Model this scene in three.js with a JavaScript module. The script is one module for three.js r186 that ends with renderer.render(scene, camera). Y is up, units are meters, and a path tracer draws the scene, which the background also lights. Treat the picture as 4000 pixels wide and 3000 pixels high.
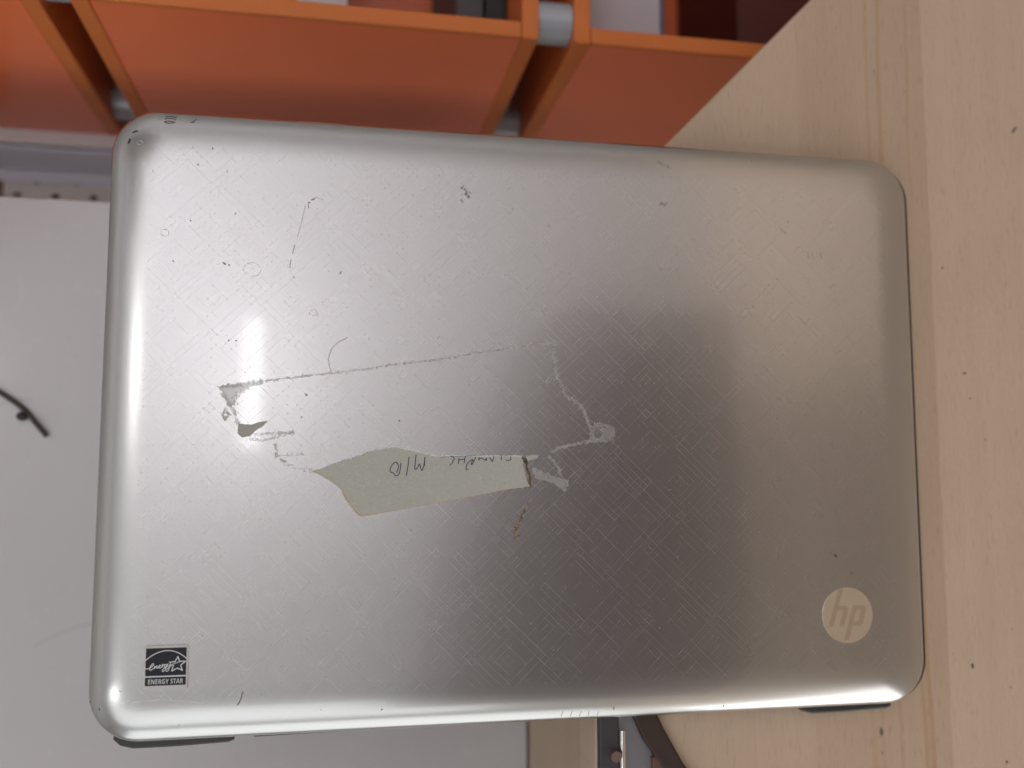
import * as THREE from 'three';
import { RoundedBoxGeometry } from 'three/addons/geometries/RoundedBoxGeometry.js';
import { mergeGeometries } from 'three/addons/utils/BufferGeometryUtils.js';
import { ImprovedNoise } from 'three/addons/math/ImprovedNoise.js';
import { RectAreaLightUniformsLib } from 'three/addons/lights/RectAreaLightUniformsLib.js';

// ---------------------------------------------------------------- camera, lamps, exposure
const W = 1024, H = 768;
const scene = new THREE.Scene();
scene.background = new THREE.Color(0x000000);
const camera = new THREE.PerspectiveCamera(45.05, W / H, 0.01, 20);
camera.position.set(-0.08055, 0.38424, 0.0212);
camera.up.set(-0.01823837, 0.09496499, -0.99531352);
camera.lookAt(-0.00959, 0.01274, -0.01555);
camera.focus = 0.347;
camera.userData.fStop = 5.2;
scene.add(camera);

const renderer = new THREE.WebGLRenderer({ antialias: true });
renderer.setSize(W, H);
renderer.toneMapping = THREE.LinearToneMapping;
renderer.toneMappingExposure = 2.45;
renderer.shadowMap.enabled = true;
renderer.shadowMap.type = THREE.PCFSoftShadowMap;
RectAreaLightUniformsLib.init();

// ceiling lights: centre, width along x, length along z, light strength, colour, what the eye sees of the diffuser, label
const LAMPS = [
  [[-0.55, 1.742, 1.45], 1.8, 0.9, 0.34, [0.94, 0.98, 1.0], 0.08, 'added large soft fill panel on the ceiling behind the viewer'],  // added fill panel, put in to raise the light on the desks
  [[-0.95, 1.72, -0.22], 0.1, 0.12, 6, [1.0, 0.98, 0.95], 3, 'small square ceiling light left of the laptop'],
  [[-1.2, 1.72, 0.75], 0.14, 0.14, 7, [0.97, 1.0, 0.98], 3, 'square ceiling light in front of the desk at left'],
  [[-0.27, 1.70, -0.17], 0.04, 0.28, 1.9, [1.0, 0.97, 1.0], 0.9, 'narrow strip ceiling light straight above the laptop'],
];
// added unseen uplighter beside the white desk, put in to brighten the ceiling: centre of its bowl, size, light strength, colour
const FILL_UPLIGHT = [[-0.6, 0.72, -0.5], 0.3, 30, [1.0, 0.96, 1.035]];
// bright window in the wall behind the viewer: centre, width, height, light strength, colour, what the eye sees of the pane
const WINDOW = [[-0.2, 0.75, 2.24], 1.9, 1.7, 0.38, [0.94, 0.985, 1.0], 0.08];

// low window in the right wall, ahead of the desk: centre, width, height, light strength, colour, pane glow
const SIDE_WINDOW = [[0.79, 0.42, 1.3], 1.3, 0.9, 0.85, [1.0, 0.97, 0.93], 0.1];

// ---------------------------------------------------------------- helpers
const used = {};
function numbered(n) { const k = used[n] = (used[n] ?? 0) + 1; return k === 1 ? n : n + '_' + String(k - 1).padStart(3, '0'); }
function shade(o) { o.castShadow = o.receiveShadow = true; return o; }
function tag(o, label, category, group) { o.userData = { ...o.userData, label, category }; if (group) o.userData.group = group; return o; }
function thing(name, label, category, pos = [0, 0, 0], group) {
  const g = new THREE.Group(); g.name = numbered(name); g.position.set(...pos); scene.add(g);
  return tag(g, label, category, group);
}
function part(name, geo, mat, parent) { const m = shade(new THREE.Mesh(geo, mat)); m.name = name; parent.add(m); return m; }
function struct(name, geo, mat) { const m = shade(new THREE.Mesh(geo, mat)); m.name = name; m.userData.kind = 'structure'; scene.add(m); return m; }
function box(x0, x1, y0, y1, z0, z1, r = 0) {
  const g = r ? new RoundedBoxGeometry(x1 - x0, y1 - y0, z1 - z0, 3, r) : new THREE.BoxGeometry(x1 - x0, y1 - y0, z1 - z0);
  g.translate((x0 + x1) / 2, (y0 + y1) / 2, (z0 + z1) / 2); return g;
}
let seed = 7;
function rnd() { seed = (seed * 1664525 + 1013904223) >>> 0; return seed / 4294967296; }
const noise = new ImprovedNoise();
const N = (x, y, z = 0.37) => noise.noise(x, y, z);
const std = (o) => new THREE.MeshStandardMaterial({ side: THREE.DoubleSide, ...o });
const phys = (o) => new THREE.MeshPhysicalMaterial({ side: THREE.DoubleSide, ...o });
const lin = (r, g, b) => new THREE.Color().setRGB(r, g, b);
function canvasOf(w, h) { const c = document.createElement('canvas'); c.width = w; c.height = h; return [c, c.getContext('2d')]; }
function texOf(c, srgb) { const t = new THREE.CanvasTexture(c); if (srgb) t.colorSpace = THREE.SRGBColorSpace; t.anisotropy = 8; return t; }
// planar uv over x0..x1, z0..z1 (seen from above)
function planarUV(g, x0, x1, z0, z1) {
  const p = g.attributes.position, uv = new Float32Array(p.count * 2);
  for (let i = 0; i < p.count; i++) { uv[2 * i] = (p.getX(i) - x0) / (x1 - x0); uv[2 * i + 1] = 1 - (p.getZ(i) - z0) / (z1 - z0); }
  g.setAttribute('uv', new THREE.BufferAttribute(uv, 2)); return g;
}
// flat piece from an outline in mm on the lid plane, y0..y1 thick
function slab(pts, y0, y1, bevel = 0) {
  const s = new THREE.Shape(pts.map(([x, z]) => new THREE.Vector2(x / 1000, -z / 1000)));
  const g = new THREE.ExtrudeGeometry(s, { depth: y1 - y0 - 2 * bevel, bevelEnabled: bevel > 0, bevelSize: bevel, bevelOffset: -bevel, bevelThickness: bevel, bevelSegments: 2, curveSegments: 32 });
  g.rotateX(-Math.PI / 2); g.translate(0, y0 + bevel, 0); return g;
}
// torn paper edge: subdivides the outline and moves it sideways
function torn(pts, amp, step = 0.8) {
  const out = [];
  for (let i = 0; i < pts.length; i++) {
    const [ax, az] = pts[i], [bx, bz] = pts[(i + 1) % pts.length], L = Math.hypot(bx - ax, bz - az), n = Math.max(1, Math.round(L / step));
    for (let k = 0; k < n; k++) { const t = k / n, j = (rnd() - 0.5) * 2 * amp; out.push([ax + (bx - ax) * t - (bz - az) / L * j, az + (bz - az) * t + (bx - ax) / L * j]); }
  }
  return out;
}

// ---------------------------------------------------------------- room outside the frame: gives the light and what the lid mirrors
const wallPaint = std({ color: lin(0.62, 0.62, 0.61), roughness: 0.9 });
const beigePaint = std({ color: lin(0.88, 0.7, 0.53), roughness: 0.9 });
struct('floor', box(-2.1, 0.85, -0.8, -0.75, -1.9, 2.3), std({ color: lin(0.3, 0.27, 0.24), roughness: 0.8 }));
struct('ceiling', box(-2.1, 0.85, 1.75, 1.8, -1.9, 2.3), wallPaint);
struct('wall_left', box(-2.1, -2.05, -0.75, 1.75, -1.9, 2.3), wallPaint);
struct('wall_right', box(0.8, 0.85, -0.75, 1.75, -1.9, 2.3), beigePaint);
struct('wall_back', box(-2.05, 0.8, -0.75, 1.75, -1.9, -1.85), wallPaint);
struct('wall_front', box(-2.05, 0.8, -0.75, 1.75, 2.25, 2.3), wallPaint);

for (const [[x, y, z], w, l, power, col, glow, label] of LAMPS) {
  const t = thing('ceiling_light', label, 'ceiling light', [x, y, z], null);
  part('frame', box(-w / 2 - 0.012, w / 2 + 0.012, 0.004, 0.03, -l / 2 - 0.012, l / 2 + 0.012, 0.004), std({ color: lin(0.7, 0.7, 0.7), roughness: 0.5 }), t);
  part('diffuser', box(-w / 2, w / 2, 0, 0.004, -l / 2, l / 2), std({ color: lin(0.8, 0.8, 0.8), emissive: lin(...col), emissiveIntensity: glow, roughness: 0.6 }), t);
  const a = new THREE.RectAreaLight(lin(...col), power, w, l);
  a.name = 'lamp_light'; a.position.set(0, -0.004, 0); a.rotation.x = -Math.PI / 2; t.add(a);
}
function windowThing(spec, label, turn) {
  const [[x, y, z], w, h, power, col, glow] = spec, t = thing('window', label, 'window', [x, y, z]); t.rotation.y = turn;
  const white = std({ color: lin(0.7, 0.7, 0.7), roughness: 0.5 });
  part('pane', box(-w / 2, w / 2, -h / 2, h / 2, 0, 0.004), std({ color: lin(0.8, 0.8, 0.8), emissive: lin(...col), emissiveIntensity: glow, roughness: 0.4 }), t);
  for (const s of [-1, 1]) { part('frame', box(s * w / 2 - 0.03, s * w / 2 + 0.03, -h / 2 - 0.03, h / 2 + 0.03, -0.03, -0.002, 0.004), white, t); part('frame', box(-w / 2 + 0.031, w / 2 - 0.031, s * h / 2 - 0.03, s * h / 2 + 0.03, -0.03, -0.002, 0.004), white, t); }
  const a = new THREE.RectAreaLight(lin(...col), power, w, h); a.name = 'window_light'; a.position.set(0, 0, -0.006); t.add(a);
}
windowThing(WINDOW, 'wide bright window in the wall behind the viewer', 0);
windowThing(SIDE_WINDOW, 'low window in the beige wall right of the desk', Math.PI / 2);
{
  const [[x, y, z], w, power, col] = FILL_UPLIGHT, t = thing('added_fill_lamp', 'added unseen lamp with an upward bowl beside the white desk, brightens the ceiling', 'lamp', [x, -0.75, z]), h = y + 0.75;
  const white = std({ color: lin(0.7, 0.7, 0.7), roughness: 0.5 });
  part('base', new THREE.CylinderGeometry(0.1, 0.105, 0.02, 40).translate(0, 0.01, 0), white, t);
  part('pole', new THREE.CylinderGeometry(0.011, 0.011, h - 0.1, 20).translate(0, (h - 0.1) / 2 + 0.02, 0), white, t);
  part('bowl', new THREE.LatheGeometry([[0.011, -0.08], [0.08, -0.07], [0.17, -0.03], [0.222, 0.012], [0.226, 0.012], [0.175, -0.036], [0.083, -0.077], [0.011, -0.087]].map(([a, b]) => new THREE.Vector2(a, h + b)), 48), white, t);
  part('diffuser', box(-w / 2, w / 2, h - 0.012, h - 0.006, -w / 2, w / 2), std({ color: lin(0.8, 0.8, 0.8), emissive: lin(...col), emissiveIntensity: 4, roughness: 0.6 }), t);
  const a = new THREE.RectAreaLight(lin(...col), power, w, w); a.name = 'uplight'; a.position.set(0, h, 0); a.rotation.x = Math.PI / 2; t.add(a);
}
{ // added unseen cupboard over the desk, put in for the dark reflection on the lid
  const t = thing('dark_blocker', 'added unseen dark brown cupboard hanging above the right side of the desk', 'blocker', [0, 0, 0]);
  const m = std({ color: lin(0.17, 0.138, 0.135), roughness: 0.7 });
  const foot = new THREE.Shape([[0.235, 0.2], [0.495, 0.2], [0.52, -0.8], [0.02, -0.8], [0.1, -0.14]].map(([x, y]) => new THREE.Vector2(x, y)));
  part('blocker_body', new THREE.ExtrudeGeometry(foot, { depth: 0.4, bevelEnabled: false }).rotateX(-Math.PI / 2).translate(0, 0.93, 0), m, t);
  part('blocker_front', box(0.24, 0.49, 0.935, 1.325, -0.222, -0.202), m, t);
}

// ---------------------------------------------------------------- wooden desk
const DX0 = -0.09, DX1 = 0.31, DZ0 = -0.28, DZ1 = 0.24;
function woodTexture() {
  const w = 1200, h = 1560, d = new Uint8Array(w * h * 4), b = new Uint8Array(w * h * 4);
  const edges = [-0.2, 0.024, 0.061, 0.0934, 0.1204, 0.184, 0.34];               // joints of the printed staves
  const tone = [0.97, 0.97, 0.92, 0.94, 0.89, 1.02, 1.0], warm = [0, 0, 0.01, 0.01, 0.03, 0, 0];
  for (let j = 0; j < h; j++) for (let i = 0; i < w; i++) {
    const x = DX0 + (i + 0.5) / w * (DX1 - DX0), z = DZ0 + (j + 0.5) / h * (DZ1 - DZ0);
    let k = 0; while (k < 5 && x > edges[k + 1] + 0.0004 * N(z * 60, k * 7.1)) k++;
    const wob = 0.006 * N(x * 9, z * 5, k * 3.1) + 0.0012 * N(x * 60, z * 22, k);
    const gx = x + wob;
    let v = tone[k];
    v *= 1 + 0.03 * N(gx * 110, z * 2.2, 1 + k) + 0.02 * N(gx * 420, z * 5, 2 + k) + 0.025 * N(gx * 1500, z * 34, 3) + 0.03 * N(x * 26, z * 26, 9);
    const streak = k === 4 ? Math.max(0, N(gx * 330, z * 3.4, 5.2) - 0.12) * Math.min(1, Math.max(0, (x - 0.138) / 0.02)) : 0;   // dark grain band by the joint
    v *= 1 - 0.13 * streak;
    const pore = N(x * 1300, z * 190, 4.4); if (pore > 0.3) v *= 1 - 0.3 * (pore - 0.3); else if (pore < -0.4) v *= 1 - 0.14 * (pore + 0.4);
    const fine = (rnd() - 0.5) * 0.05; v *= 1 + fine;
    const wr = warm[k] + 0.25 * streak;
    const lr = 0.566 * v, lg = 0.435 * v * (1 - wr * 0.8), lb = 0.322 * v * (1 - wr * 1.6);
    const q = 4 * (j * w + i), S = (c) => Math.max(0, Math.min(255, 255 * (c <= 0.0031308 ? 12.92 * c : 1.055 * c ** (1 / 2.4) - 0.055)));
    d[q] = S(lr); d[q + 1] = S(lg); d[q + 2] = S(lb); d[q + 3] = 255;
    const hgt = 128 + 60 * N(gx * 1300, z * 90, 6) + 70 * N(x * 700, z * 420, 8) + (rnd() - 0.5) * 40;
    b[q] = b[q + 1] = b[q + 2] = Math.max(0, Math.min(255, hgt)); b[q + 3] = 255;
  }
  // nicks and dirt flecks in the laminate (mm: x, z, length, width, turn, darkness)
  const flecks = [[230.5, -140.1, 5, 1.3, -0.9, 0.75], [189.5, -72.5, 2.6, 1, -1.1, 0.5], [198.2, -24.3, 2.6, 1.2, -0.2, 0.6], [200.4, -12.9, 1.2, 0.9, 0, 0.6], [205.2, -43.6, 1, 0.7, 0, 0.5], [210, -34.9, 0.9, 0.8, 0, 0.6],
    [195.3, 104.5, 3, 1.3, 1.4, 0.9], [210, 146.1, 1.8, 1.4, 0.8, 0.7], [150.3, 130.4, 4.6, 2, 1.5, 0.45], [150.3, 139.1, 2.2, 0.8, 1.3, 0.6], [213.8, 114.5, 1.6, 0.8, 0.7, 0.5], [215.8, 89.4, 1.5, 0.6, 1.2, 0.4], [185.9, 99, 1.6, 0.5, 1.4, 0.4], [207.1, 5.6, 2, 0.5, 0.6, 0.5], [158.9, -163, 2.2, 0.4, 1.5, 0.5]];
  for (const [mx, mz, len, wid, turn, dark] of flecks) {
    if (len < 1.1) continue;
    const R = Math.ceil(len / 1000 / (DX1 - DX0) * w) + 2, ci = (mx / 1000 - DX0) / (DX1 - DX0) * w, cj = (mz / 1000 - DZ0) / (DZ1 - DZ0) * h;
    for (let j = Math.floor(cj - R); j < cj + R; j++) for (let i = Math.floor(ci - R); i < ci + R; i++) {
      if (i < 0 || j < 0 || i >= w || j >= h) continue;
      const ux = (i - ci) / w * (DX1 - DX0) * 1000, uz = (j - cj) / h * (DZ1 - DZ0) * 1000;
      const a = (ux * Math.cos(turn) + uz * Math.sin(turn)) / (len / 2.6), c = (-ux * Math.sin(turn) + uz * Math.cos(turn)) / (wid / 2.6);
      const r2 = a * a + c * c + 0.7 * N(i * 0.35, j * 0.35, mx);
      if (r2 < 1) { const q = 4 * (j * w + i), f = 1 - dark * 0.85; d[q] *= f * 0.95; d[q + 1] *= f; d[q + 2] *= f * 1.05; b[q] = b[q + 1] = b[q + 2] = 20; }
    }
  }
  const mk = (data, srgb) => { const t = new THREE.DataTexture(data, w, h); t.magFilter = THREE.LinearFilter; t.minFilter = THREE.LinearMipmapLinearFilter; t.generateMipmaps = true; t.flipY = true; if (srgb) t.colorSpace = THREE.SRGBColorSpace; t.wrapS = t.wrapT = THREE.RepeatWrapping; t.needsUpdate = true; return t; };
  return [mk(d, true), mk(b, false)];
}
function flipRows(t) { const { data, width: w, height: h } = t.image, o = new Uint8Array(data.length); for (let j = 0; j < h; j++) o.set(data.subarray(4 * w * j, 4 * w * (j + 1)), 4 * w * (h - 1 - j)); t.image.data = o; t.flipY = false; t.needsUpdate = true; return t; }
const [woodMap, woodBump] = woodTexture().map(flipRows);
const wood = phys({ map: woodMap, bumpMap: woodBump, bumpScale: 0.00012, roughness: 0.5, specularIntensity: 0.6 });
{
  const t = thing('wooden_desk', 'pale wood desk with a cut corner under the laptop', 'desk');
  const top = slab([[24.2, 114.5], [24.2, 405.4], [401.7, 405.4], [401.7, -468.5], [128.4, -193.7], [58.4, -121.1], [-72.3, 12.3]], -0.011, 0.014, 0.0008);
  part('desk_top', planarUV(top, DX0, DX1, DZ0, DZ1), wood, t);
  const sp = box(0.0246, 0.042, -0.74, -0.0112, 0.1175, 0.395, 0.001);
  { const p = sp.attributes.position, uv = sp.attributes.uv; for (let i = 0; i < p.count; i++) uv.setXY(i, (p.getY(i) + 0.25) / 0.4, (p.getZ(i)) / 0.5); }
  part('side_panel', sp, wood, t);
  part('leg', box(0.33, 0.39, -0.75, -0.0112, 0.33, 0.39, 0.002), wood, t);
  part('leg', box(0.33, 0.39, -0.75, -0.0112, -0.3, -0.24, 0.002), wood, t);
}

// ---------------------------------------------------------------- white lower desk, cable
{
  const t = thing('white_desk', 'glossy white desktop lower than the laptop at its left', 'desk');
  const [c, g] = canvasOf(512, 512);
  g.fillStyle = 'rgb(186,183,184)'; g.fillRect(0, 0, 512, 512);
  for (let i = 0; i < 1600; i++) { const v = 172 + rnd() * 26; g.fillStyle = `rgba(${v},${v - 1},${v - 2},0.3)`; g.fillRect(rnd() * 512, rnd() * 512, 1 + rnd() * 3, 1 + rnd() * 3); }
  for (let i = 0; i < 46; i++) { const x = rnd() * 512, y = rnd() * 512, L = 6 + rnd() * 34, a = rnd() * 6.28, v = rnd() < 0.5 ? 205 : 150; g.strokeStyle = `rgba(${v},${v - 4},${v - 6},0.22)`; g.lineWidth = 0.8 + rnd() * 1.4; g.beginPath(); g.moveTo(x, y); g.quadraticCurveTo(x + L * Math.cos(a) * 0.5 + 3, y + L * Math.sin(a) * 0.5, x + L * Math.cos(a + 0.3), y + L * Math.sin(a + 0.3)); g.stroke(); }
  const top = planarUV(box(-0.5, 0.0236, -0.135, -0.117, -0.12, 0.42, 0.0012), -0.5, 0.0236, -0.12, 0.42);
  part('desk_top', top, phys({ map: texOf(c, true), roughness: 0.32, clearcoat: 0.5, clearcoatRoughness: 0.12 }), t);
  part('cabinet', box(-0.49, 0.02, -0.745, -0.1352, -0.09, 0.4), std({ color: lin(0.6, 0.6, 0.6), roughness: 0.5 }), t);
}
{
  const t = thing('cable', 'thin dark cable with a knot lying on the white desktop', 'cable');
  const pts = [[-262, -34], [-253, -24.5], [-244.9, -19.1], [-239, -15.2], [-233.9, -11.2], [-228, -4.5], [-222.1, 2.3]].map(([x, z], i) => new THREE.Vector3(x / 1000, -0.1155 + (i > 4 ? 0.0006 * (i - 4) : 0), z / 1000));
  part('wire', new THREE.TubeGeometry(new THREE.CatmullRomCurve3(pts), 40, 0.00125, 8), std({ color: lin(0.05, 0.042, 0.038), roughness: 0.6 }), t);
  const k = new THREE.SphereGeometry(0.0024, 12, 8); k.scale(1.2, 0.9, 1); k.translate(-0.2341, -0.1152, -0.0075);
  part('knot', k, std({ color: lin(0.012, 0.014, 0.013), roughness: 0.5 }), t);
}

// ---------------------------------------------------------------- metal shelf that carries the trays
{
  const t = thing('metal_shelf', 'grey metal shelf edge with a perforated strip under the orange trays', 'shelf');
  const pale = std({ color: lin(0.8, 0.77, 0.78), roughness: 0.45 }), grey = std({ color: lin(0.7, 0.75, 0.86), roughness: 0.4, metalness: 0.0 });
  part('shelf_board', box(-0.55, 0.33, -0.2372, -0.2325, -0.62, -0.1875, 0.0008), pale, t);
  const prof = new THREE.Shape();   // (−z, y)
  prof.moveTo(0.1868, -0.2392); prof.lineTo(0.1856, -0.2402); prof.lineTo(0.1792, -0.2565); prof.quadraticCurveTo(0.1778, -0.2598, 0.1752, -0.2602); prof.lineTo(0.171, -0.2622); prof.lineTo(0.2, -0.2622); prof.lineTo(0.2, -0.2392);
  const rail = new THREE.ExtrudeGeometry(prof, { depth: 0.88, bevelEnabled: false, curveSegments: 10 });
  rail.rotateY(Math.PI / 2); rail.translate(-0.55, 0, 0);
  part('rail', rail, grey, t);
  const s = new THREE.Shape([[-0.298, 0.177], [0.33, 0.177], [0.33, 0.06], [-0.298, 0.06]].map(([x, y]) => new THREE.Vector2(x, y)));
  for (const [hx, hz] of [[-0.2782, 0.1718], [-0.2531, 0.172], [-0.2896, 0.1622], [-0.2661, 0.1624], [-0.2423, 0.1628], [-0.228, 0.172], [-0.218, 0.1626], [-0.203, 0.172]]) {
    const h = new THREE.Path(); h.absellipse(hx, hz, 0.0028, 0.0017, 0, Math.PI * 2, true); s.holes.push(h);
  }
  const plate = new THREE.ExtrudeGeometry(s, { depth: 0.0012, bevelEnabled: false, curveSegments: 16 }); plate.rotateX(-Math.PI / 2); plate.translate(0, -0.2638, 0);
  part('perforated_strip', plate, std({ color: lin(0.6, 0.61, 0.58), roughness: 0.5, metalness: 0.05 }), t);
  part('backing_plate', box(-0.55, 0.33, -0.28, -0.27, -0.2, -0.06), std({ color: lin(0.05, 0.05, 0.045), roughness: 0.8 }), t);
  part('end_cap', box(-0.33, -0.2985, -0.2642, -0.2629, -0.177, -0.1, 0), std({ color: lin(0.2, 0.12, 0.08), roughness: 0.7 }), t);
}

// ---------------------------------------------------------------- orange trays
const TY0 = -0.232, TY1 = -0.05, TZ = -0.1955, TT = 0.0086, TD = 0.31;
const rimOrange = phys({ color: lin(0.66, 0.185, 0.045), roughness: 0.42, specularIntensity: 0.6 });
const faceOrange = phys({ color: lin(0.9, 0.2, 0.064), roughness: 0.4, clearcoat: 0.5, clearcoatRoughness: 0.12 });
function tray(label, x0, x1) {
  const t = thing('letter_tray', label, 'tray', [x0, TY0, TZ], 'orange trays standing side by side');
  const w = x1 - x0, h = TY1 - TY0;
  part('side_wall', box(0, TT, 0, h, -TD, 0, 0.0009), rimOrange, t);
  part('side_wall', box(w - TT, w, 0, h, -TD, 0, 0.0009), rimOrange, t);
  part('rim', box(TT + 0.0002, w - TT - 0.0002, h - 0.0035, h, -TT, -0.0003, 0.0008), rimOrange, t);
  part('front_wall', box(TT + 0.0002, w - TT - 0.0002, 0, h - 0.0038, -TT, -0.0007), faceOrange, t);
  part('back_wall', box(TT + 0.0002, w - TT - 0.0002, 0, h - 0.004, -TD + 0.0005, -TD + TT), faceOrange, t);
  part('bottom', box(TT + 0.0002, w - TT - 0.0002, 0.0004, 0.006, -TD + TT + 0.0003, -TT - 0.0003), faceOrange, t);
  return t;
}
tray('orange tray leftmost of the three, standing on the grey shelf edge', -0.44, -0.2183);
const midTray = tray('middle orange tray holding dark boxes, behind the laptop', -0.2042, 0.0162);
tray('orange tray beside the wooden desk edge, holding a pale card', 0.0345, 0.255);
{
  const tubeMat = std({ color: lin(0.42, 0.45, 0.49), roughness: 0.35, metalness: 0.3 });
  for (const [xa, y, z, r] of [[-0.2183, -0.0625, -0.2105, 0.0105], [-0.2183, -0.207, -0.2085, 0.0105], [0.0162, -0.0625, -0.2105, 0.0105], [0.0162, -0.2, -0.2085, 0.0105]]) {
    const L = xa < 0 ? 0.0141 : 0.0183, g = new THREE.CylinderGeometry(r, r, L - 0.0004, 28);
    g.rotateZ(Math.PI / 2); g.translate(xa + L / 2 - midTray.position.x, y - midTray.position.y, z - midTray.position.z);
    part('spacer_tube', g, tubeMat, midTray);
  }
}
function boxed(name, label, cat, x0, x1, y1, z0, z1, mat, edge) {
  const t = thing(name, label, cat, [x0, TY0 + 0.0062, z0]);
  part('body', box(0, x1 - x0, 0, y1 - TY0 - 0.0062, 0, z1 - z0, 0.0012), mat, t);
  if (edge) part('edge_strip', box(x1 - x0 - 0.0016, x1 - x0 + 0.0008, y1 - TY0 - 0.03, y1 - TY0 - 0.0055, 0.001, z1 - z0 - 0.001, 0.0004), edge, t);
}
const blackPlastic = std({ color: lin(0.018, 0.018, 0.019), roughness: 0.5 });
boxed('dark_box', 'black box in the right corner of the middle orange tray', 'box', -0.0045, 0.0072, -0.09, -0.33, -0.2075, blackPlastic);
boxed('grey_box', 'dark grey box beside the black box in the middle orange tray', 'box', -0.0205, -0.0055, -0.09, -0.33, -0.2075, std({ color: lin(0.07, 0.066, 0.072), roughness: 0.5 }));
boxed('paper_stack', 'pale paper stack inside the middle orange tray at the picture edge', 'paper', -0.104, -0.078, -0.085, -0.33, -0.2175, std({ color: lin(0.6, 0.55, 0.55), roughness: 0.8 }));
boxed('card_box', 'pale lavender card in the tray next to the desk edge', 'card', 0.0438, 0.0962, -0.09, -0.34, -0.2062, std({ color: lin(0.5, 0.46, 0.5), roughness: 0.7 }), std({ color: lin(0.1, 0.1, 0.16), roughness: 0.6 }));

boxed('shade_filler', 'added dark red folder deep in the tray under the wooden desk edge', 'filler', 0.158, 0.244, -0.125, -0.48, -0.212, std({ color: lin(0.075, 0.011, 0.007), roughness: 0.6 }));  // added block, its dark colour stands for shade inside the tray

// ---------------------------------------------------------------- tool below the laptop
{
  const t = thing('metal_tool', 'grey metal tool with dark brown handles poking out below the laptop', 'tool');
  const brown = std({ color: lin(0.03, 0.014, 0.009), roughness: 0.65 }), steel = std({ color: lin(0.3, 0.3, 0.32), roughness: 0.35, metalness: 0.7 }), dark = std({ color: lin(0.055, 0.05, 0.055), roughness: 0.55, metalness: 0.3 });
  part('jaw', slab([[24.6, 101], [32.9, 101], [32.9, 241.6], [24.6, 241.6]], 0.0145, 0.0185, 0.0008), dark, t);
  part('plate', slab([[33.1, 108.7], [40.4, 108.7], [54.9, 145.3], [54.9, 241.6], [33.1, 241.6]], 0.0145, 0.0168, 0.0005), steel, t);
  const rod = new THREE.CylinderGeometry(0.0014, 0.0014, 0.12, 14); rod.rotateX(Math.PI / 2); rod.translate(0.0342, 0.0183, 0.1829);
  part('rod', rod, std({ color: lin(0.75, 0.73, 0.7), roughness: 0.22, metalness: 0.9 }), t);
  part('handle', slab([[34.2, 108.7], [44.3, 108.7], [51.5, 123.1], [59.2, 136.6], [103, 199.3], [94.4, 203.1], [52.5, 141.4], [42.8, 127]], 0.0146, 0.0195, 0.0011), brown, t);
  part('lug', slab([[46.2, 134.2], [51, 132.3], [54.9, 145.3], [47.2, 147.2]], 0.0149, 0.0188, 0.0008), std({ color: lin(0.12, 0.05, 0.035), roughness: 0.5 }), t);
  part('bolt', new THREE.CylinderGeometry(0.0022, 0.0022, 0.004, 12).translate(0.0308, 0.0192, 0.1323), std({ color: lin(0.16, 0.09, 0.08), roughness: 0.5 }), t);
}

// ---------------------------------------------------------------- laptop
const LX = 165, LZ = 116.4, TOP = 0.03, RIM = 0.024;
const PX = 6.2;                                                                // texture pixels per mm
const TW = Math.round(2 * LX * PX), TH = Math.round(2 * LZ * PX);
const toPx = ([x, z]) => [(x + LX) * PX, (z + LZ) * PX];
function stroke(g, pts, width, style, jit = 0) {
  g.strokeStyle = style; g.lineWidth = width * PX; g.lineJoin = g.lineCap = 'round'; g.beginPath();
  pts.forEach((p, i) => { const [x, y] = toPx(p); const a = x + (rnd() - 0.5) * jit * PX, b = y + (rnd() - 0.5) * jit * PX; i ? g.lineTo(a, b) : g.moveTo(a, b); }); g.stroke();
}
function fillPoly(g, pts, style) { g.fillStyle = style; g.beginPath(); pts.forEach((p, i) => { const [x, y] = toPx(p); i ? g.lineTo(x, y) : g.moveTo(x, y); }); g.closePath(); g.fill(); }
const RES = {
  r0: [[-122.4, -10.8], [-115.4, -11.6], [-108.4, -13.1], [-99.9, -14.3], [-91.3, -15.5], [-82.6, -16.8], [-73.8, -18.0], [-64.9, -19.3], [-59.0, -20.6], [-47.0, -22.0], [-34.8, -24.2], [-25.5, -26.0], [-16.1, -27.5], [-5.9, -29.2], [4.5, -30.9]],
  r1: [[-121.3, -8.6], [-119.0, -4.3], [-117.2, -1.4], [-115.7, 2.3]],
  r2: [[4.5, -30.9], [3.7, -27.9], [4.4, -24.0], [4.8, -18.5], [7.2, -13.1], [8.4, -9.6], [12.4, -7.7], [16.4, -3.8], [17.9, 1.6], [19.9, 3.9]],
  r3: [[4.8, -16.5], [0.0, -14.5]],
  r4: [[26.8, 7.4], [18.7, 8.2], [10.7, 9.8], [5.9, 11.0], [3.1, 12.4]],
  r5: [[1.5, 13.7], [5.0, 17.9], [8.6, 24.5]],
  r6: [[-112.4, 8.0], [-106.4, 8.9], [-103.6, 8.0], [-95.8, 5.7]],
  r7: [[-110.0, 6.6], [-104.4, 6.1], [-95.8, 5.9]],
  r8: [[-103.2, 9.1], [-101.8, 10.9], [-102.0, 14.5], [-99.1, 16.7]],
  r9: [[-102.7, 14.5], [-97.1, 14.2], [-92.4, 14.2]],
  r10: [[-99.1, 17.0], [-93.4, 19.2], [-87.6, 20.4]],
  r11: [[-88.0, 20.4], [-81.9, 18.1], [-76.2, 16.2], [-70.4, 14.4], [-65.2, 12.3]],
  oval: [[-120.4, -2.4], [-119.1, -0.6], [-120.3, 1.4], [-121.4, -0.6], [-120.4, -2.4]],
};
const BLOB = [[18.7, 3.6], [22.0, 1.6], [25.2, 1.8], [27.6, 3.1], [28.4, 5.4], [26.8, 7.4], [21.1, 8.0], [18.7, 8.2], [19.7, 6.3]];
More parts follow.
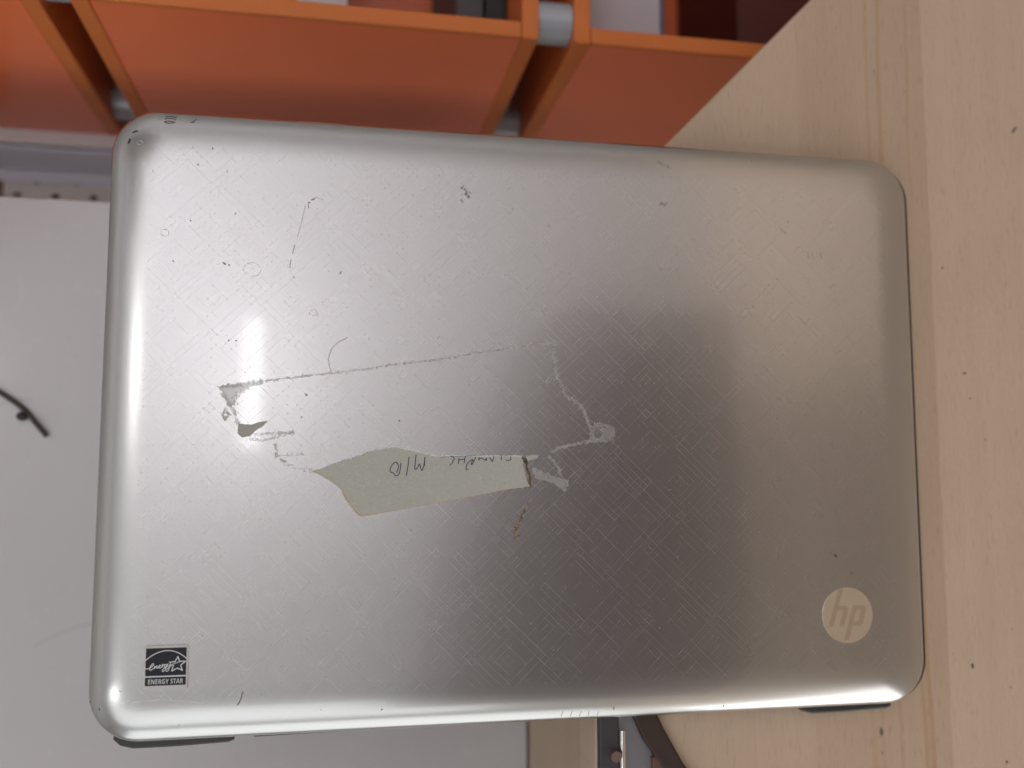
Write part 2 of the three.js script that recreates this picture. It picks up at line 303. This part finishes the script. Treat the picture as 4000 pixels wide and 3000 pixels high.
const CORNER = [[-122.4, -10.8], [-115.4, -11.6], [-107.7, -13.1], [-111.9, -10.9], [-115.3, -9.1], [-117.0, -7.6], [-117.3, -4.3], [-118.8, -4.6], [-121.3, -8.6]];
const WEDGE = [[-5.0, 19.1], [-2.1, 20.4], [2.7, 22.5], [5.8, 23.9], [9.4, 24.5], [7.8, 27.5], [5.4, 26.2], [3.4, 24.5], [-0.5, 23.5], [-3.6, 22.9]];
function lidMaps() {
  const [c, g] = canvasOf(TW, TH), [r, q] = canvasOf(TW, TH);
  g.fillStyle = 'rgb(191,191,190)'; g.fillRect(0, 0, TW, TH);
  const base = (rough, metal) => `rgb(0,${Math.round(rough * 255)},${Math.round(metal * 255)})`;
  const baseA = (rough, metal, a) => `rgba(0,${Math.round(rough * 255)},${Math.round(metal * 255)},${a})`;
  q.fillStyle = base(0.235, 0.93); q.fillRect(0, 0, TW, TH);
  q.save(); q.beginPath(); q.rect(15 * PX, 15 * PX, TW - 30 * PX, TH - 30 * PX); q.clip();
  // etched web of nested diamonds and crossing lines
  const etch = (pts, a) => { stroke(q, pts, 0.17, baseA(0.42, 0.9, a * 0.6)); stroke(g, pts, 0.16, `rgba(214,213,211,${a * 0.34})`); };
  const CELL = 19.5, rot = (p, o) => [(p - o) * 0.7193, (p + o) * 0.6947 - 3];          // p, o run along the two slanted directions
  for (let i = -12; i <= 12; i++) for (let j = -12; j <= 12; j++) {
    const pc = i * CELL, oc = j * CELL;
    for (const n of [-3.5, -2.5, -1.5, -0.5, 0.5, 1.5, 2.5, 3.5]) for (const swap of [0, 1]) {
      if (rnd() < 0.12) continue;
      const a = n * 2.44 + (rnd() - 0.5) * 0.5, half = Math.abs(n) > 3 || rnd() < 0.3 ? CELL * 0.52 : Math.abs(a) + 0.4, e0 = half + rnd() * 2, e1 = half + rnd() * 2;
      etch(swap ? [rot(pc - e0, oc + a), rot(pc + e1, oc + a)] : [rot(pc + a, oc - e0), rot(pc + a, oc + e1)], 0.35 + rnd() * 0.3);
    }
  }
  q.restore();
  // pigment flakes
  for (let i = 0; i < 60000; i++) { const v = 190 + rnd() * 50; g.fillStyle = `rgba(${v},${v},${v},0.16)`; g.fillRect(rnd() * TW, rnd() * TH, 1.4, 1.4); }
  // worn, matt patches where hands and tape were
  for (let i = 0; i < 260; i++) { const x = rnd() * TW, y = rnd() * TH, L = 3 + rnd() * 16, a = rnd() * 6.28; q.strokeStyle = baseA(0.5, 0.7, 0.25); q.lineWidth = 0.8; q.beginPath(); q.moveTo(x, y); q.lineTo(x + L * Math.cos(a), y + L * Math.sin(a)); q.stroke(); }
  const matter = (fn) => { fn(g, (v) => v); fn(q, (v) => { const m = /,([\d.]+)\)$/.exec(v); return v.startsWith('rgba') ? baseA(0.7, 0.25, m[1]) : base(0.75, 0.05); }); };
  // glue rim of the torn tape
  const grime = (pts, w, n, shade0) => {
    for (let i = 0; i < pts.length - 1; i++) {
      const [ax, az] = pts[i], [bx, bz] = pts[i + 1], L = Math.hypot(bx - ax, bz - az);
      for (let k = 0; k < L * n; k++) {
        const t = rnd(), nx = -(bz - az) / L, nz = (bx - ax) / L, o = (rnd() + rnd() - 1) * w, x = ax + (bx - ax) * t + nx * o, z = az + (bz - az) * t + nz * o;
        const dark = rnd() < 0.4, v = dark ? 100 + rnd() * 45 : shade0 - 16 + rnd() * 40, len = 0.25 + rnd() * 0.75, an = Math.atan2(bz - az, bx - ax) + (rnd() - 0.5) * 2.2;
        const seg = [[x, z], [x + len * Math.cos(an), z + len * Math.sin(an)]], wd = 0.1 + rnd() * 0.2;
        stroke(g, seg, wd, `rgba(${v},${v},${v - 6},${0.35 + rnd() * 0.5})`); stroke(q, seg, wd, baseA(0.7, 0.3, 0.5));
      }
    }
  };
  grime(RES.r0, 0.26, 4, 160); grime(RES.r0.slice(0, 3), 0.9, 6, 164); grime(RES.r1, 0.7, 6, 165); grime(RES.r2, 0.7, 7, 170); grime(RES.r3, 0.5, 5, 170); grime(RES.r4, 0.5, 8, 172); grime(RES.r5, 0.3, 6, 172);
  for (const k of ['r6', 'r7', 'r8']) grime(RES[k], 0.7, 4, 165); grime(RES.r9, 0.6, 2.5, 170); grime(RES.r10, 0.7, 2.5, 172); grime(RES.r11, 0.45, 8, 170); grime(RES.oval, 0.4, 8, 165);
  matter((x, f) => { fillPoly(x, CORNER, f('rgba(172,170,165,0.28)')); fillPoly(x, BLOB, f('rgba(140,134,124,0.07)')); fillPoly(x, torn(WEDGE, 0.3, 0.7), f('rgba(160,157,150,0.2)')); });
  grime([...CORNER, CORNER[0]], 1.1, 6, 170); grime([...BLOB, BLOB[0]], 0.9, 7, 160); grime([[22, 3.5], [27, 5], [23, 6.5]], 1.2, 6, 150); grime([WEDGE[0], WEDGE[2], WEDGE[4], WEDGE[5]], 0.7, 9, 180);
  // brown smears
  const smear = (pts, w, col, n) => { for (let i = 0; i < pts.length - 1; i++) for (let k = 0; k < n; k++) { const t = rnd(), x = pts[i][0] + (pts[i + 1][0] - pts[i][0]) * t + (rnd() - 0.5) * w, z = pts[i][1] + (pts[i + 1][1] - pts[i][1]) * t + (rnd() - 0.5) * w, seg = [[x, z], [x + (rnd() - 0.5) * 0.8, z + rnd() * 0.9]]; const a = 0.35 + rnd() * 0.5; stroke(g, seg, 0.3 + rnd() * 0.3, `rgba(${col},${a})`); stroke(q, seg, 0.4, baseA(0.7, 0.1, a)); } };
  smear([[-7.2, 14.2], [-7.3, 16.2]], 1.1, '22,18,17', 34); smear([[-7.4, 16.1], [-6.6, 19.5]], 0.9, '74,56,40', 22); smear([[-6.6, 19.5], [-5.6, 22.5], [-6.0, 25.6]], 1.0, '92,70,46', 26);
  smear([[-6.2, 30.9], [-7.6, 34.7]], 0.5, '96,74,58', 6); smear([[-7.6, 34.7], [-9.5, 38.1]], 0.7, '88,62,42', 14); smear([[-9.5, 38.1], [-11.4, 41.4], [-11.8, 43.3]], 1.7, '104,78,54', 22); smear([[-11.8, 43.3], [-10.7, 45.0]], 1.8, '112,86,60', 16);
  smear([[-32.5, -91.6], [-30.5, -88.8], [-33, -87.6]], 2.6, '120,104,92', 11); smear([[49, -90.2], [52.5, -89.2]], 1.6, '118,100,86', 10); smear([[50.3, -107.6], [54, -105.6]], 1.3, '128,128,126', 16);
  // chips through the paint, dents and scuffs (mm: x, z, length, width, turn)
  for (const [x, z, L, w, a, v] of [[-156.2, -106.5, 2.4, 1.0, -0.15, 30], [-158, -102.6, 1.6, 2.0, 0.3, 30], [-135.3, -112.2, 2.6, 0.7, -0.85, 70], [-135.9, -111.5, 1.4, 0.8, 0, 74], [-90.5, -83.6, 1.9, 0.7, -0.6, 110], [-92, -82.2, 0.7, 0.7, 0, 60], [-92.2, -80.8, 1.6, 0.3, 1.4, 90],
    [-122.4, -57.2, 1.5, 0.9, 0.3, 110], [-120.6, -56.6, 1.2, 0.4, 0.3, 110], [-140.6, -57.3, 0.6, 0.6, 0, 60], [-127.9, -101.2, 0.9, 0.5, 1, 120], [-133, -94.6, 0.8, 0.5, 1, 120], [122.9, 54.7, 1.7, 1.1, 0.4, 50], [120.6, 53.6, 0.8, 0.3, 0.6, 90], [73.7, 113.2, 0.9, 0.8, 0, 50], [-61.7, 108, 0.5, 0.8, 0, 80], [-91.4, -8.4, 0.7, 1.0, 0.2, 90], [-56.6, 1, 0.6, 0.6, 0, 70],
    [103.7, -80.9, 4.2, 0.35, 0.75, 110], [106, -85, 0.9, 0.4, 1.4, 110], [-119, -76.5, 0.5, 0.5, 0, 90], [-135, -72.9, 0.5, 0.5, 0, 80], [-79.7, -55.4, 0.35, 2.0, 0.3, 120], [-97, -53, 0.9, 0.4, 0.2, 120], [-160.4, 103.8, 0.5, 1.2, 0.2, 40], [-164, 101.5, 0.8, 1.1, 0.3, 60], [-120, -28.2, 0.7, 0.4, 0, 70], [-117.4, -28.2, 0.6, 0.4, 0, 70], [-93, 0, 0.5, 0.5, 0, 110], [28, 111.8, 0.4, 2.4, 0.1, 60], [130, 62, 1.4, 0.7, 0.3, 120]]) {
    for (const [ctx, style] of [[g, `rgb(${v},${v - 3},${v - 5})`], [q, base(0.7, 0.1)]]) { const [px, py] = toPx([x, z]); ctx.save(); ctx.translate(px, py); ctx.rotate(a); ctx.fillStyle = style; ctx.beginPath(); for (let k = 0; k < 12; k++) { const th = k / 12 * 6.2832, rr = 0.8 + 0.35 * Math.sin(k * 5.1 + x); const ex = Math.cos(th) * L / 2 * PX * rr, ey = Math.sin(th) * w / 2 * PX * rr; k ? ctx.lineTo(ex, ey) : ctx.moveTo(ex, ey); } ctx.closePath(); ctx.fill(); ctx.restore(); }
  }
  for (let k = 0; k < 3; k++) { const y = -113.2 + k * 0.95, pts = []; for (let m = 0; m <= 8; m++) pts.push([-145.6 + m * 0.46 + k * -0.15, y - 0.45 * Math.sin(m / 8 * 3.14) + (k === 2 ? 0.35 : 0)]); matter((x, f) => stroke(x, pts, 0.42, f('rgb(74,70,67)'))); }
  matter((x, f) => stroke(x, [[-145.7, -110.9], [-144.3, -110.3], [-142.6, -110.9]], 0.4, f('rgb(74,70,67)')));
  const thin = (pts, w, v, a = 1) => { stroke(g, pts, w, `rgba(${v + 22},${v + 20},${v + 18},${a})`, 0.12); stroke(q, pts, w, baseA(0.7, 0.2, a)); };
  thin([[-93.3, -81], [-94.4, -75], [-96, -68.5]], 0.18, 130, 0.7); thin([[-96.9, -65.5], [-97.6, -62]], 0.25, 110); thin([[-98.2, -59.6], [-98.5, -56.5]], 0.25, 120); thin([[-90, -84.5], [-86.6, -83.7]], 0.15, 130, 0.6);
  thin([[-76.7, -30.4], [-80, -28.6], [-82.4, -26], [-83.5, -22.6], [-83.2, -19.6], [-82.4, -17.6]], 0.16, 84, 0.85);             // stray hair
  thin([[-111.5, 99.3], [-112.2, 102], [-113.2, 103.9]], 0.34, 58);                                                               // another hair
  thin([[-151.5, 101.8], [-147, 101.2], [-141, 100.8], [-131.3, 101.6], [-124, 102.8]], 0.14, 150, 0.8);
  for (let k = 0; k < 5; k++) thin([[7 + k * 3.6 + rnd(), 112 + k * 0.25], [7.2 + k * 3.6, 114.2 + k * 0.1]], 0.3, 120, 0.8);
  for (let k = 0; k < 4; k++) thin([[114.6 + k * 2, -72.4], [115 + k * 2, -69.8]], 0.25, 118, 0.6);
  const ring = (x, z, rx, rz, v) => { for (let k = 0; k < 26; k++) { const th = rnd() * 6.28; thin([[x + rx * Math.cos(th), z + rz * Math.sin(th)], [x + rx * Math.cos(th + 0.35), z + rz * Math.sin(th + 0.35)]], 0.14, v, 0.4); } };
  ring(-89.5, -39.6, 1.5, 1.1, 125); ring(-143.9, -67.9, 1.4, 1.3, 128); ring(-112.3, -55.3, 3.2, 2.6, 160); ring(-154.2, -102, 1.1, 0.8, 150);
  for (let i = 0; i < 60; i++) { const x = (rnd() * 2 - 1) * 160, z = (rnd() * 2 - 1) * 112, a = rnd() * 6.28, L = rnd() * 0.9; thin([[x, z], [x + L * Math.cos(a), z + L * Math.sin(a)]], 0.14 + rnd() * 0.14, 120 + rnd() * 40, 0.6); }
  return [texOf(c, true), texOf(r, false)];
}
function lidGeometry() {
  const w = 20, rc = 18, n = 12, M = 4 * (n + 1) + 4 * 20;
  const loop = (inset) => {                                                     // rounded rectangle, counted the same for every inset
    const hx = LX - inset, hz = LZ - inset, r = Math.max(rc - inset * 0.5, 5), pts = [];
    for (let c = 0; c < 4; c++) {
      const sx = [1, -1, -1, 1][c], sz = [1, 1, -1, -1][c], a0 = c * Math.PI / 2;
      for (let k = 0; k <= n; k++) { const a = a0 + k / n * Math.PI / 2; pts.push([sx * (hx - r) + r * Math.cos(a), sz * (hz - r) + r * Math.sin(a)]); }
      const [ex, ez] = pts[pts.length - 1], nx = [-1, -1, 1, 1][c], nz = [1, -1, -1, 1][c], a1 = a0 + Math.PI / 2;
      const tx = nx * (hx - r) + r * Math.cos(a1), tz = nz * (hz - r) + r * Math.sin(a1);
      for (let k = 1; k <= 20; k++) pts.push([ex + (tx - ex) * k / 21, ez + (tz - ez) * k / 21]);
    }
    return pts;
  };
  const rings = [];
  rings.push(loop(0.9).map(([x, z]) => [x, 0.0216, z]));
  rings.push(loop(0.05).map(([x, z]) => [x, 0.0222, z]));
  for (let k = 0; k <= 22; k++) {
    const a = k / 22, s = w * (1 - Math.cos(a * Math.PI / 2)) , u = 1 - s / w;
    const y = 0.0232 + 0.0064 * Math.pow(Math.max(0, 1 - Math.pow(u, 2.1)), 1 / 2.1);
    rings.push(loop(s).map(([x, z]) => [x, y, z]));
  }
  const last = rings[rings.length - 1];
  for (let k = 1; k <= 14; k++) { const t = 1 - k / 14 * 0.995; rings.push(last.map(([x, y, z]) => [x * t, y + 0.0004 * (1 - t * t), z * t])); }
  const pos = [], idx = [], C = last.length;
  for (const r of rings) for (const [x, y, z] of r) pos.push(x / 1000, y, z / 1000);
  for (let i = 0; i < rings.length - 1; i++) for (let j = 0; j < C; j++) { const a = i * C + j, b = i * C + (j + 1) % C, c = a + C, d = b + C; idx.push(a, c, b, b, c, d); }
  const g = new THREE.BufferGeometry(); g.setAttribute('position', new THREE.Float32BufferAttribute(pos, 3)); g.setIndex(idx);
  const tip = (rings.length - 1) * C; for (let j = 1; j < C - 1; j++) g.index.array; for (let j = 1; j < C - 1; j++) idx.push(tip, tip + j + 1, tip + j); g.setIndex(idx);
  planarUV(g, -LX / 1000, LX / 1000, -LZ / 1000, LZ / 1000); g.computeVertexNormals(); return g;
}
const laptop = thing('laptop', 'closed silver laptop with worn lid, torn tape and small black sticker', 'laptop');
{
  const [lidMap, lidRM] = lidMaps();
  part('lid', lidGeometry(), phys({ map: lidMap, roughnessMap: lidRM, metalnessMap: lidRM, roughness: 1, metalness: 1, clearcoat: 1, clearcoatRoughness: 0.045 }), laptop);
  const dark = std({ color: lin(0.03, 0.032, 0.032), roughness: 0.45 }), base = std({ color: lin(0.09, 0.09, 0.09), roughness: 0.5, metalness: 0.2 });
  const rr = []; for (let c = 0; c < 4; c++) for (let k = 0; k <= 10; k++) { const a = c * Math.PI / 2 + k / 10 * Math.PI / 2; rr.push([[1, -1, -1, 1][c] * 146.5 + 16.5 * Math.cos(a), [1, 1, -1, -1][c] * 98 + 16.5 * Math.sin(a)]); }
  part('base', slab(rr, 0.0156, 0.0206, 0.0012), base, laptop);
  part('shadow_lip', slab(rr.map(([x, z]) => [x * (x > 0 ? 1.029 : 1.008), z * 1.012]), 0.0207, 0.0215, 0.0002), dark, laptop);  // dark lip, wider on the right, draws the contact shadow beside the lid
  for (const [x, z] of [[-0.14, -0.095], [0.14, -0.095], [-0.14, 0.095], [0.14, 0.095]]) part('foot', new THREE.CylinderGeometry(0.006, 0.0065, 0.0016, 20).translate(x, 0.0148, z), dark, laptop);
  const hinge = (x0, x1, z1) => slab([[x0, 104], [x1, 104], [x1, z1 - 1.4], [x1 - 2, z1 - 0.6], [(x0 + x1) / 2, z1], [x0 + 7, z1], [x0 + 2.5, z1 - 1.2], [x0, z1 - 3.5]], 0.0146, 0.0198, 0.0008);
  part('hinge_cover', hinge(-157, -115, 120.0), dark, laptop);
  part('hinge_cover', hinge(109, 152, 120.1), dark, laptop);
  part('vent_strip', slab([[-108, 108], [-60, 108], [-60, 117.5], [-108, 118.0]], 0.015, 0.0196, 0.0006), dark, laptop);

  // torn tape with hand writing
  const TAPE = [[-88.0, 20.4], [-81.9, 18.1], [-76.2, 16.2], [-70.4, 14.4], [-65.2, 12.3], [-60.8, 11.2], [-58.2, 10.5], [-55.6, 11.2], [-51.9, 11.9], [-47.4, 13.0], [-42.1, 14.3], [-36.8, 14.0], [-25.4, 14.2], [-13.0, 14.0], [-7.9, 14.2], [-7.4, 15.3], [-8.5, 17.6], [-7.7, 20.3], [-6.8, 24.1], [-6.0, 26.0], [-17.6, 27.7], [-32.9, 30.6], [-47.9, 33.3], [-62.7, 35.9], [-70.0, 37.0], [-71.8, 36.4], [-74.1, 33.5], [-76.6, 30.2], [-78.2, 26.9], [-81.5, 24.1], [-84.7, 22.1]];
  const tx0 = -90, tx1 = -1, tz0 = 8, tz1 = 40, K = 20;
  const [tc, tg] = canvasOf((tx1 - tx0) * K, (tz1 - tz0) * K);
  tg.fillStyle = 'rgb(174,175,167)'; tg.fillRect(0, 0, tc.width, tc.height);
  for (let i = 0; i < 5200; i++) { const v = 148 + rnd() * 66, a = (rnd() - 0.5) * 1.2 + (rnd() < 0.3 ? 1.5 : 0), x = rnd() * tc.width, y = rnd() * tc.height, L = 4 + rnd() * 26; tg.strokeStyle = `rgba(${v},${v - 1},${v - 13},0.36)`; tg.lineWidth = 1 + rnd() * 5; tg.beginPath(); tg.moveTo(x, y); tg.lineTo(x + L * Math.cos(a), y + L * Math.sin(a)); tg.stroke(); }
  const T = ([x, z]) => [(x - tx0) * K, (z - tz0) * K];
  const line = (pts, w, style, smooth) => { tg.strokeStyle = style; tg.lineWidth = w * K; tg.lineCap = tg.lineJoin = 'round'; tg.beginPath(); const p = pts.map(T); tg.moveTo(...p[0]); if (smooth && p.length > 2) { for (let i = 1; i < p.length - 1; i++) tg.quadraticCurveTo(p[i][0], p[i][1], (p[i][0] + p[i + 1][0]) / 2, (p[i][1] + p[i + 1][1]) / 2); tg.lineTo(...p[p.length - 1]); } else for (const s of p.slice(1)) tg.lineTo(...s); tg.stroke(); };
  const fray = (pts, w, col, n) => { for (let i = 0; i < pts.length - 1; i++) for (let k = 0; k < n; k++) { const t = rnd(), x = pts[i][0] + (pts[i + 1][0] - pts[i][0]) * t + (rnd() - 0.5) * w, z = pts[i][1] + (pts[i + 1][1] - pts[i][1]) * t + (rnd() - 0.5) * w; line([[x, z], [x + (rnd() - 0.5) * 1.2, z + (rnd() - 0.5) * 0.5]], 0.1 + rnd() * 0.22, `rgba(${col},${0.25 + rnd() * 0.5})`); } };
  line(TAPE.slice(19, 25), 0.8, 'rgba(190,168,124,0.4)'); line(TAPE.slice(24, 29), 1.4, 'rgba(190,162,112,0.4)'); line([...TAPE.slice(28), TAPE[0]], 1.1, 'rgba(180,164,130,0.35)'); line(TAPE.slice(5, 15), 0.7, 'rgba(228,228,224,0.6)');
  fray(TAPE.slice(20, 25), 0.9, '196,166,116', 60); fray(TAPE.slice(25, 29), 1.9, '192,160,110', 30); fray(TAPE.slice(24, 26), 3, '196,164,108', 24); fray([...TAPE.slice(29), TAPE[0]], 1.5, '188,170,132', 22);
  fray(TAPE.slice(5, 16), 0.9, '224,224,220', 26);
  fray([[-8.2, 14.6], [-7.8, 16.4]], 1.3, '16,12,12', 60); fray([[-7.8, 17], [-7.2, 20], [-6.4, 23.5]], 1.5, '112,84,50', 34); fray([[-6.8, 21], [-6.2, 24.6]], 1.0, '70,48,24', 26);
  const ink = 'rgba(38,40,72,0.93)';
  const INK = [[[-55.8, 17.1], [-56.1, 20.6], [-57.0, 21.9], [-58.0, 21.9], [-58.6, 20.7], [-59.4, 20.7], [-60.1, 20.0], [-59.1, 17.4], [-57.4, 16.5], [-56.5, 18.5], [-57.4, 20.6]], [[-52.8, 14.9], [-53.2, 18.8], [-53.7, 21.7]], [[-50.1, 14.1], [-50.4, 17.0], [-50.7, 19.8], [-49.5, 19.1], [-48.8, 17.0], [-48.4, 18.8], [-47.7, 20.4], [-46.9, 17.0], [-46.7, 14.0], [-46.9, 18.1]],
    [[-36.8, 14.3], [-35.5, 14.9], [-35.5, 15.9], [-36.2, 16.3], [-35.9, 16.8], [-37.1, 17.9]], [[-33.7, 15.2], [-33.9, 17.2]], [[-33.8, 15.9], [-31.6, 15.5]], [[-31.2, 14.5], [-31.7, 17.0]], [[-27.1, 14.7], [-28.7, 18.1], [-29.0, 17.0], [-27.8, 15.4], [-30.1, 16.6], [-31.0, 18.4], [-30.8, 19.8], [-30.3, 19.5]], [[-25.8, 14.9], [-26.3, 16.2], [-24.9, 14.7], [-23.6, 16.2], [-22.8, 14.8], [-23.1, 16.3]], [[-21.8, 14.8], [-20.6, 16.5], [-20.0, 14.3]], [[-17.1, 14.2], [-17.2, 15.8]], [[-15.3, 15.9], [-14.0, 16.1], [-13.3, 15.5], [-13.5, 14.6]], [[-40.7, 14.8], [-32.3, 14.4]], [[-32.3, 14.4], [-27.3, 14.2]]];
  INK.forEach((s, i) => line(s, i > 11 ? 0.16 : 0.34, ink, s.length > 3));
  const paper = (map) => std({ map, roughness: 0.85, bumpMap: map, bumpScale: 0.00004 });
  const tapeMap = texOf(tc, true);
  const lo = tx0 / 1000, hi = tx1 / 1000;
  const geo = (pts, amp, y1) => planarUV(slab(torn(pts, amp, 0.7), 0.0299, y1), lo, hi, tz0 / 1000, tz1 / 1000);
  part('torn_tape', geo(TAPE, 0.16, 0.03022), paper(tapeMap), laptop).userData.label = 'torn pale tape with blue handwriting upside down';
  part('tape_flap', geo([[-7.7, 14.1], [-5.2, 13.9], [-2.3, 13.7], [-2.8, 15.1], [-5.2, 15.8], [-6.6, 16.1]], 0.12, 0.03018), paper(tapeMap), laptop);
  const scrapPts = [[-115.8, 2.6], [-113.2, 3.0], [-110.8, 3.1], [-108.3, 2.0], [-105.2, 1.6], [-106.5, 3.2], [-109.3, 5.1], [-111.4, 7.3], [-114.2, 7.8], [-115.7, 6.5]];
  const [sc, sg] = canvasOf(220, 140);
  sg.fillStyle = 'rgb(164,164,156)'; sg.fillRect(0, 0, 220, 140);
  for (let i = 0; i < 500; i++) { const y = rnd() * 140, yel = y > 84 + rnd() * 30, v = 135 + rnd() * 40; sg.fillStyle = yel ? `rgba(${v + 14},${v},${v - 34},0.5)` : `rgba(${v},${v},${v - 6},0.4)`; sg.fillRect(rnd() * 220, y, 3 + rnd() * 8, 2 + rnd() * 3); }
  part('tape_scrap', planarUV(slab(torn(scrapPts, 0.12, 0.7), 0.0299, 0.0302), -0.1165, -0.1045, 0.001, 0.0084), std({ map: texOf(sc, true), roughness: 0.85 }), laptop);

  // energy sticker
  const SX0 = -145.6, SX1 = -130.4, SZ0 = 81.8, SZ1 = 97.1, Q = 44, [ec, e] = canvasOf(Math.round((SX1 - SX0) * Q), Math.round((SZ1 - SZ0) * Q));
  const ew = ec.width, eh = ec.height, U = (x, y) => [x / 1400 * ew, y / 1420 * eh];     // 1400 x 1420 drawing units
  e.fillStyle = 'rgb(196,194,190)'; e.fillRect(0, 0, ew, eh);
  for (let i = 0; i < 700; i++) { const v = 150 + rnd() * 70, s = Math.floor(rnd() * 4), t = rnd(), d = rnd() * 0.045; const [x, y] = [[t, d], [t, 1 - d], [d, t], [1 - d, t]][s]; e.fillStyle = `rgba(${v},${v - 4},${v - 8},0.4)`; e.fillRect(x * ew, y * eh, 3 + rnd() * 14, 2 + rnd() * 5); }
  const rect = (x0, y0, x1, y1, st) => { e.fillStyle = st; const a = U(x0, y0), b = U(x1, y1); e.fillRect(a[0], a[1], b[0] - a[0], b[1] - a[1]); };
  rect(62, 92, 1330, 985, 'rgb(37,39,46)'); rect(62, 1030, 1330, 1300, 'rgb(38,40,48)');
  const pale = 'rgb(205,208,210)';
  const sLine = (pts, w, close) => { e.strokeStyle = pale; e.lineWidth = w / 1400 * ew; e.lineCap = e.lineJoin = 'round'; e.beginPath(); pts.forEach((p, i) => i ? e.lineTo(...U(...p)) : e.moveTo(...U(...p))); if (close) e.closePath(); e.stroke(); };
  const curve = (pts, w) => { e.strokeStyle = pale; e.lineWidth = w / 1400 * ew; e.lineCap = e.lineJoin = 'round'; const c = new THREE.CatmullRomCurve3(pts.map(([x, y]) => new THREE.Vector3(x, y, 0))); e.beginPath(); c.getPoints(pts.length * 10).forEach((p, i) => i ? e.lineTo(...U(p.x, p.y)) : e.moveTo(...U(p.x, p.y))); e.stroke(); };
  rect(62, 985, 1330, 1030, pale);
  curve([[64, 470], [200, 360], [400, 250], [600, 192], [700, 182], [850, 190], [1020, 240], [1200, 345], [1328, 450]], 30);
  sLine([[800, 560], [975, 545], [1060, 385], [1120, 540], [1310, 545], [1155, 665], [1215, 835], [1060, 755], [885, 845], [930, 660]], 34);
  curve([[880, 640], [1000, 590], [1120, 560]], 24);
  curve([[66, 745], [160, 740], [250, 690], [310, 625], [300, 585], [255, 620], [200, 720], [190, 770], [240, 790], [330, 730]], 28);
  curve([[330, 730], [350, 670], [345, 740], [390, 675], [425, 665], [410, 735], [450, 725]], 26);
  curve([[450, 725], [500, 690], [520, 640], [480, 670], [475, 720], [520, 735], [570, 690]], 26);
  curve([[570, 690], [590, 620], [585, 700], [610, 640], [650, 625]], 26);
  curve([[720, 620], [665, 640], [640, 700], [680, 710], [730, 640], [700, 740], [650, 830], [600, 850], [590, 800], [690, 720]], 26);
  curve([[760, 610], [740, 680], [790, 680], [840, 600], [820, 700], [770, 830], [720, 850], [715, 800], [800, 720], [890, 650]], 26);
  e.fillStyle = 'rgb(190,193,196)'; e.textAlign = 'center'; e.textBaseline = 'middle'; e.save(); e.translate(...U(696, 1170)); e.scale(0.82, 1); e.font = `bold ${Math.round(0.148 * eh)}px sans-serif`; e.fillText('ENERGY STAR', 0, 0, ew * 1.06); e.restore();
  for (let i = 0; i < 260; i++) { const v = 60 + rnd() * 60; e.fillStyle = `rgba(${v},${v},${v},0.18)`; e.fillRect(rnd() * ew, rnd() * eh, 1 + rnd() * 16, 1 + rnd() * 2); }
  const STK = [[-145.2, 82.0], [-130.6, 82.0], [-130.5, 97.0], [-145.4, 96.9]];
  part('sticker', planarUV(slab(torn(STK, 0.06, 1), 0.0299, 0.03022), SX0 / 1000, SX1 / 1000, SZ0 / 1000, SZ1 / 1000), phys({ map: texOf(ec, true), roughness: 0.3, specularIntensity: 0.5 }), laptop).userData.label = 'black square sticker reading ENERGY STAR';

  // round inlaid logo with two slanted letters
  const logo = part('logo', new THREE.CylinderGeometry(0.0112, 0.0112, 0.0004, 64).translate(0.1272, 0.02985, 0.0788), phys({ color: lin(0.8, 0.72, 0.59), roughness: 0.28, metalness: 0.8 }), laptop);
  const LG = (pts) => slab(pts.map(([x, y]) => [127.2 + (x - 890) / 545 * 11.2, 78.8 + (y - 850) / 600 * 11.2]), 0.03000, 0.0301);
  const letter = std({ color: lin(0.68, 0.57, 0.44), roughness: 0.28, metalness: 0.8 });
  part('letter', mergeGeometries([LG([[700, 300], [815, 268], [700, 640], [860, 640], [912, 690], [905, 740], [800, 1085], [690, 1085], [790, 740], [670, 740], [570, 1085], [460, 1085]])]), letter, logo);
  part('letter', (() => { const s = LG([[1010, 640], [1235, 640], [1300, 690], [1290, 760], [1215, 1030], [1150, 1085], [985, 1085], [900, 1380], [790, 1395], [905, 985], [1110, 985], [1180, 740], [1085, 740], [1000, 985], [905, 985]]); return s; })(), letter, logo);
}

renderer.render(scene, camera);
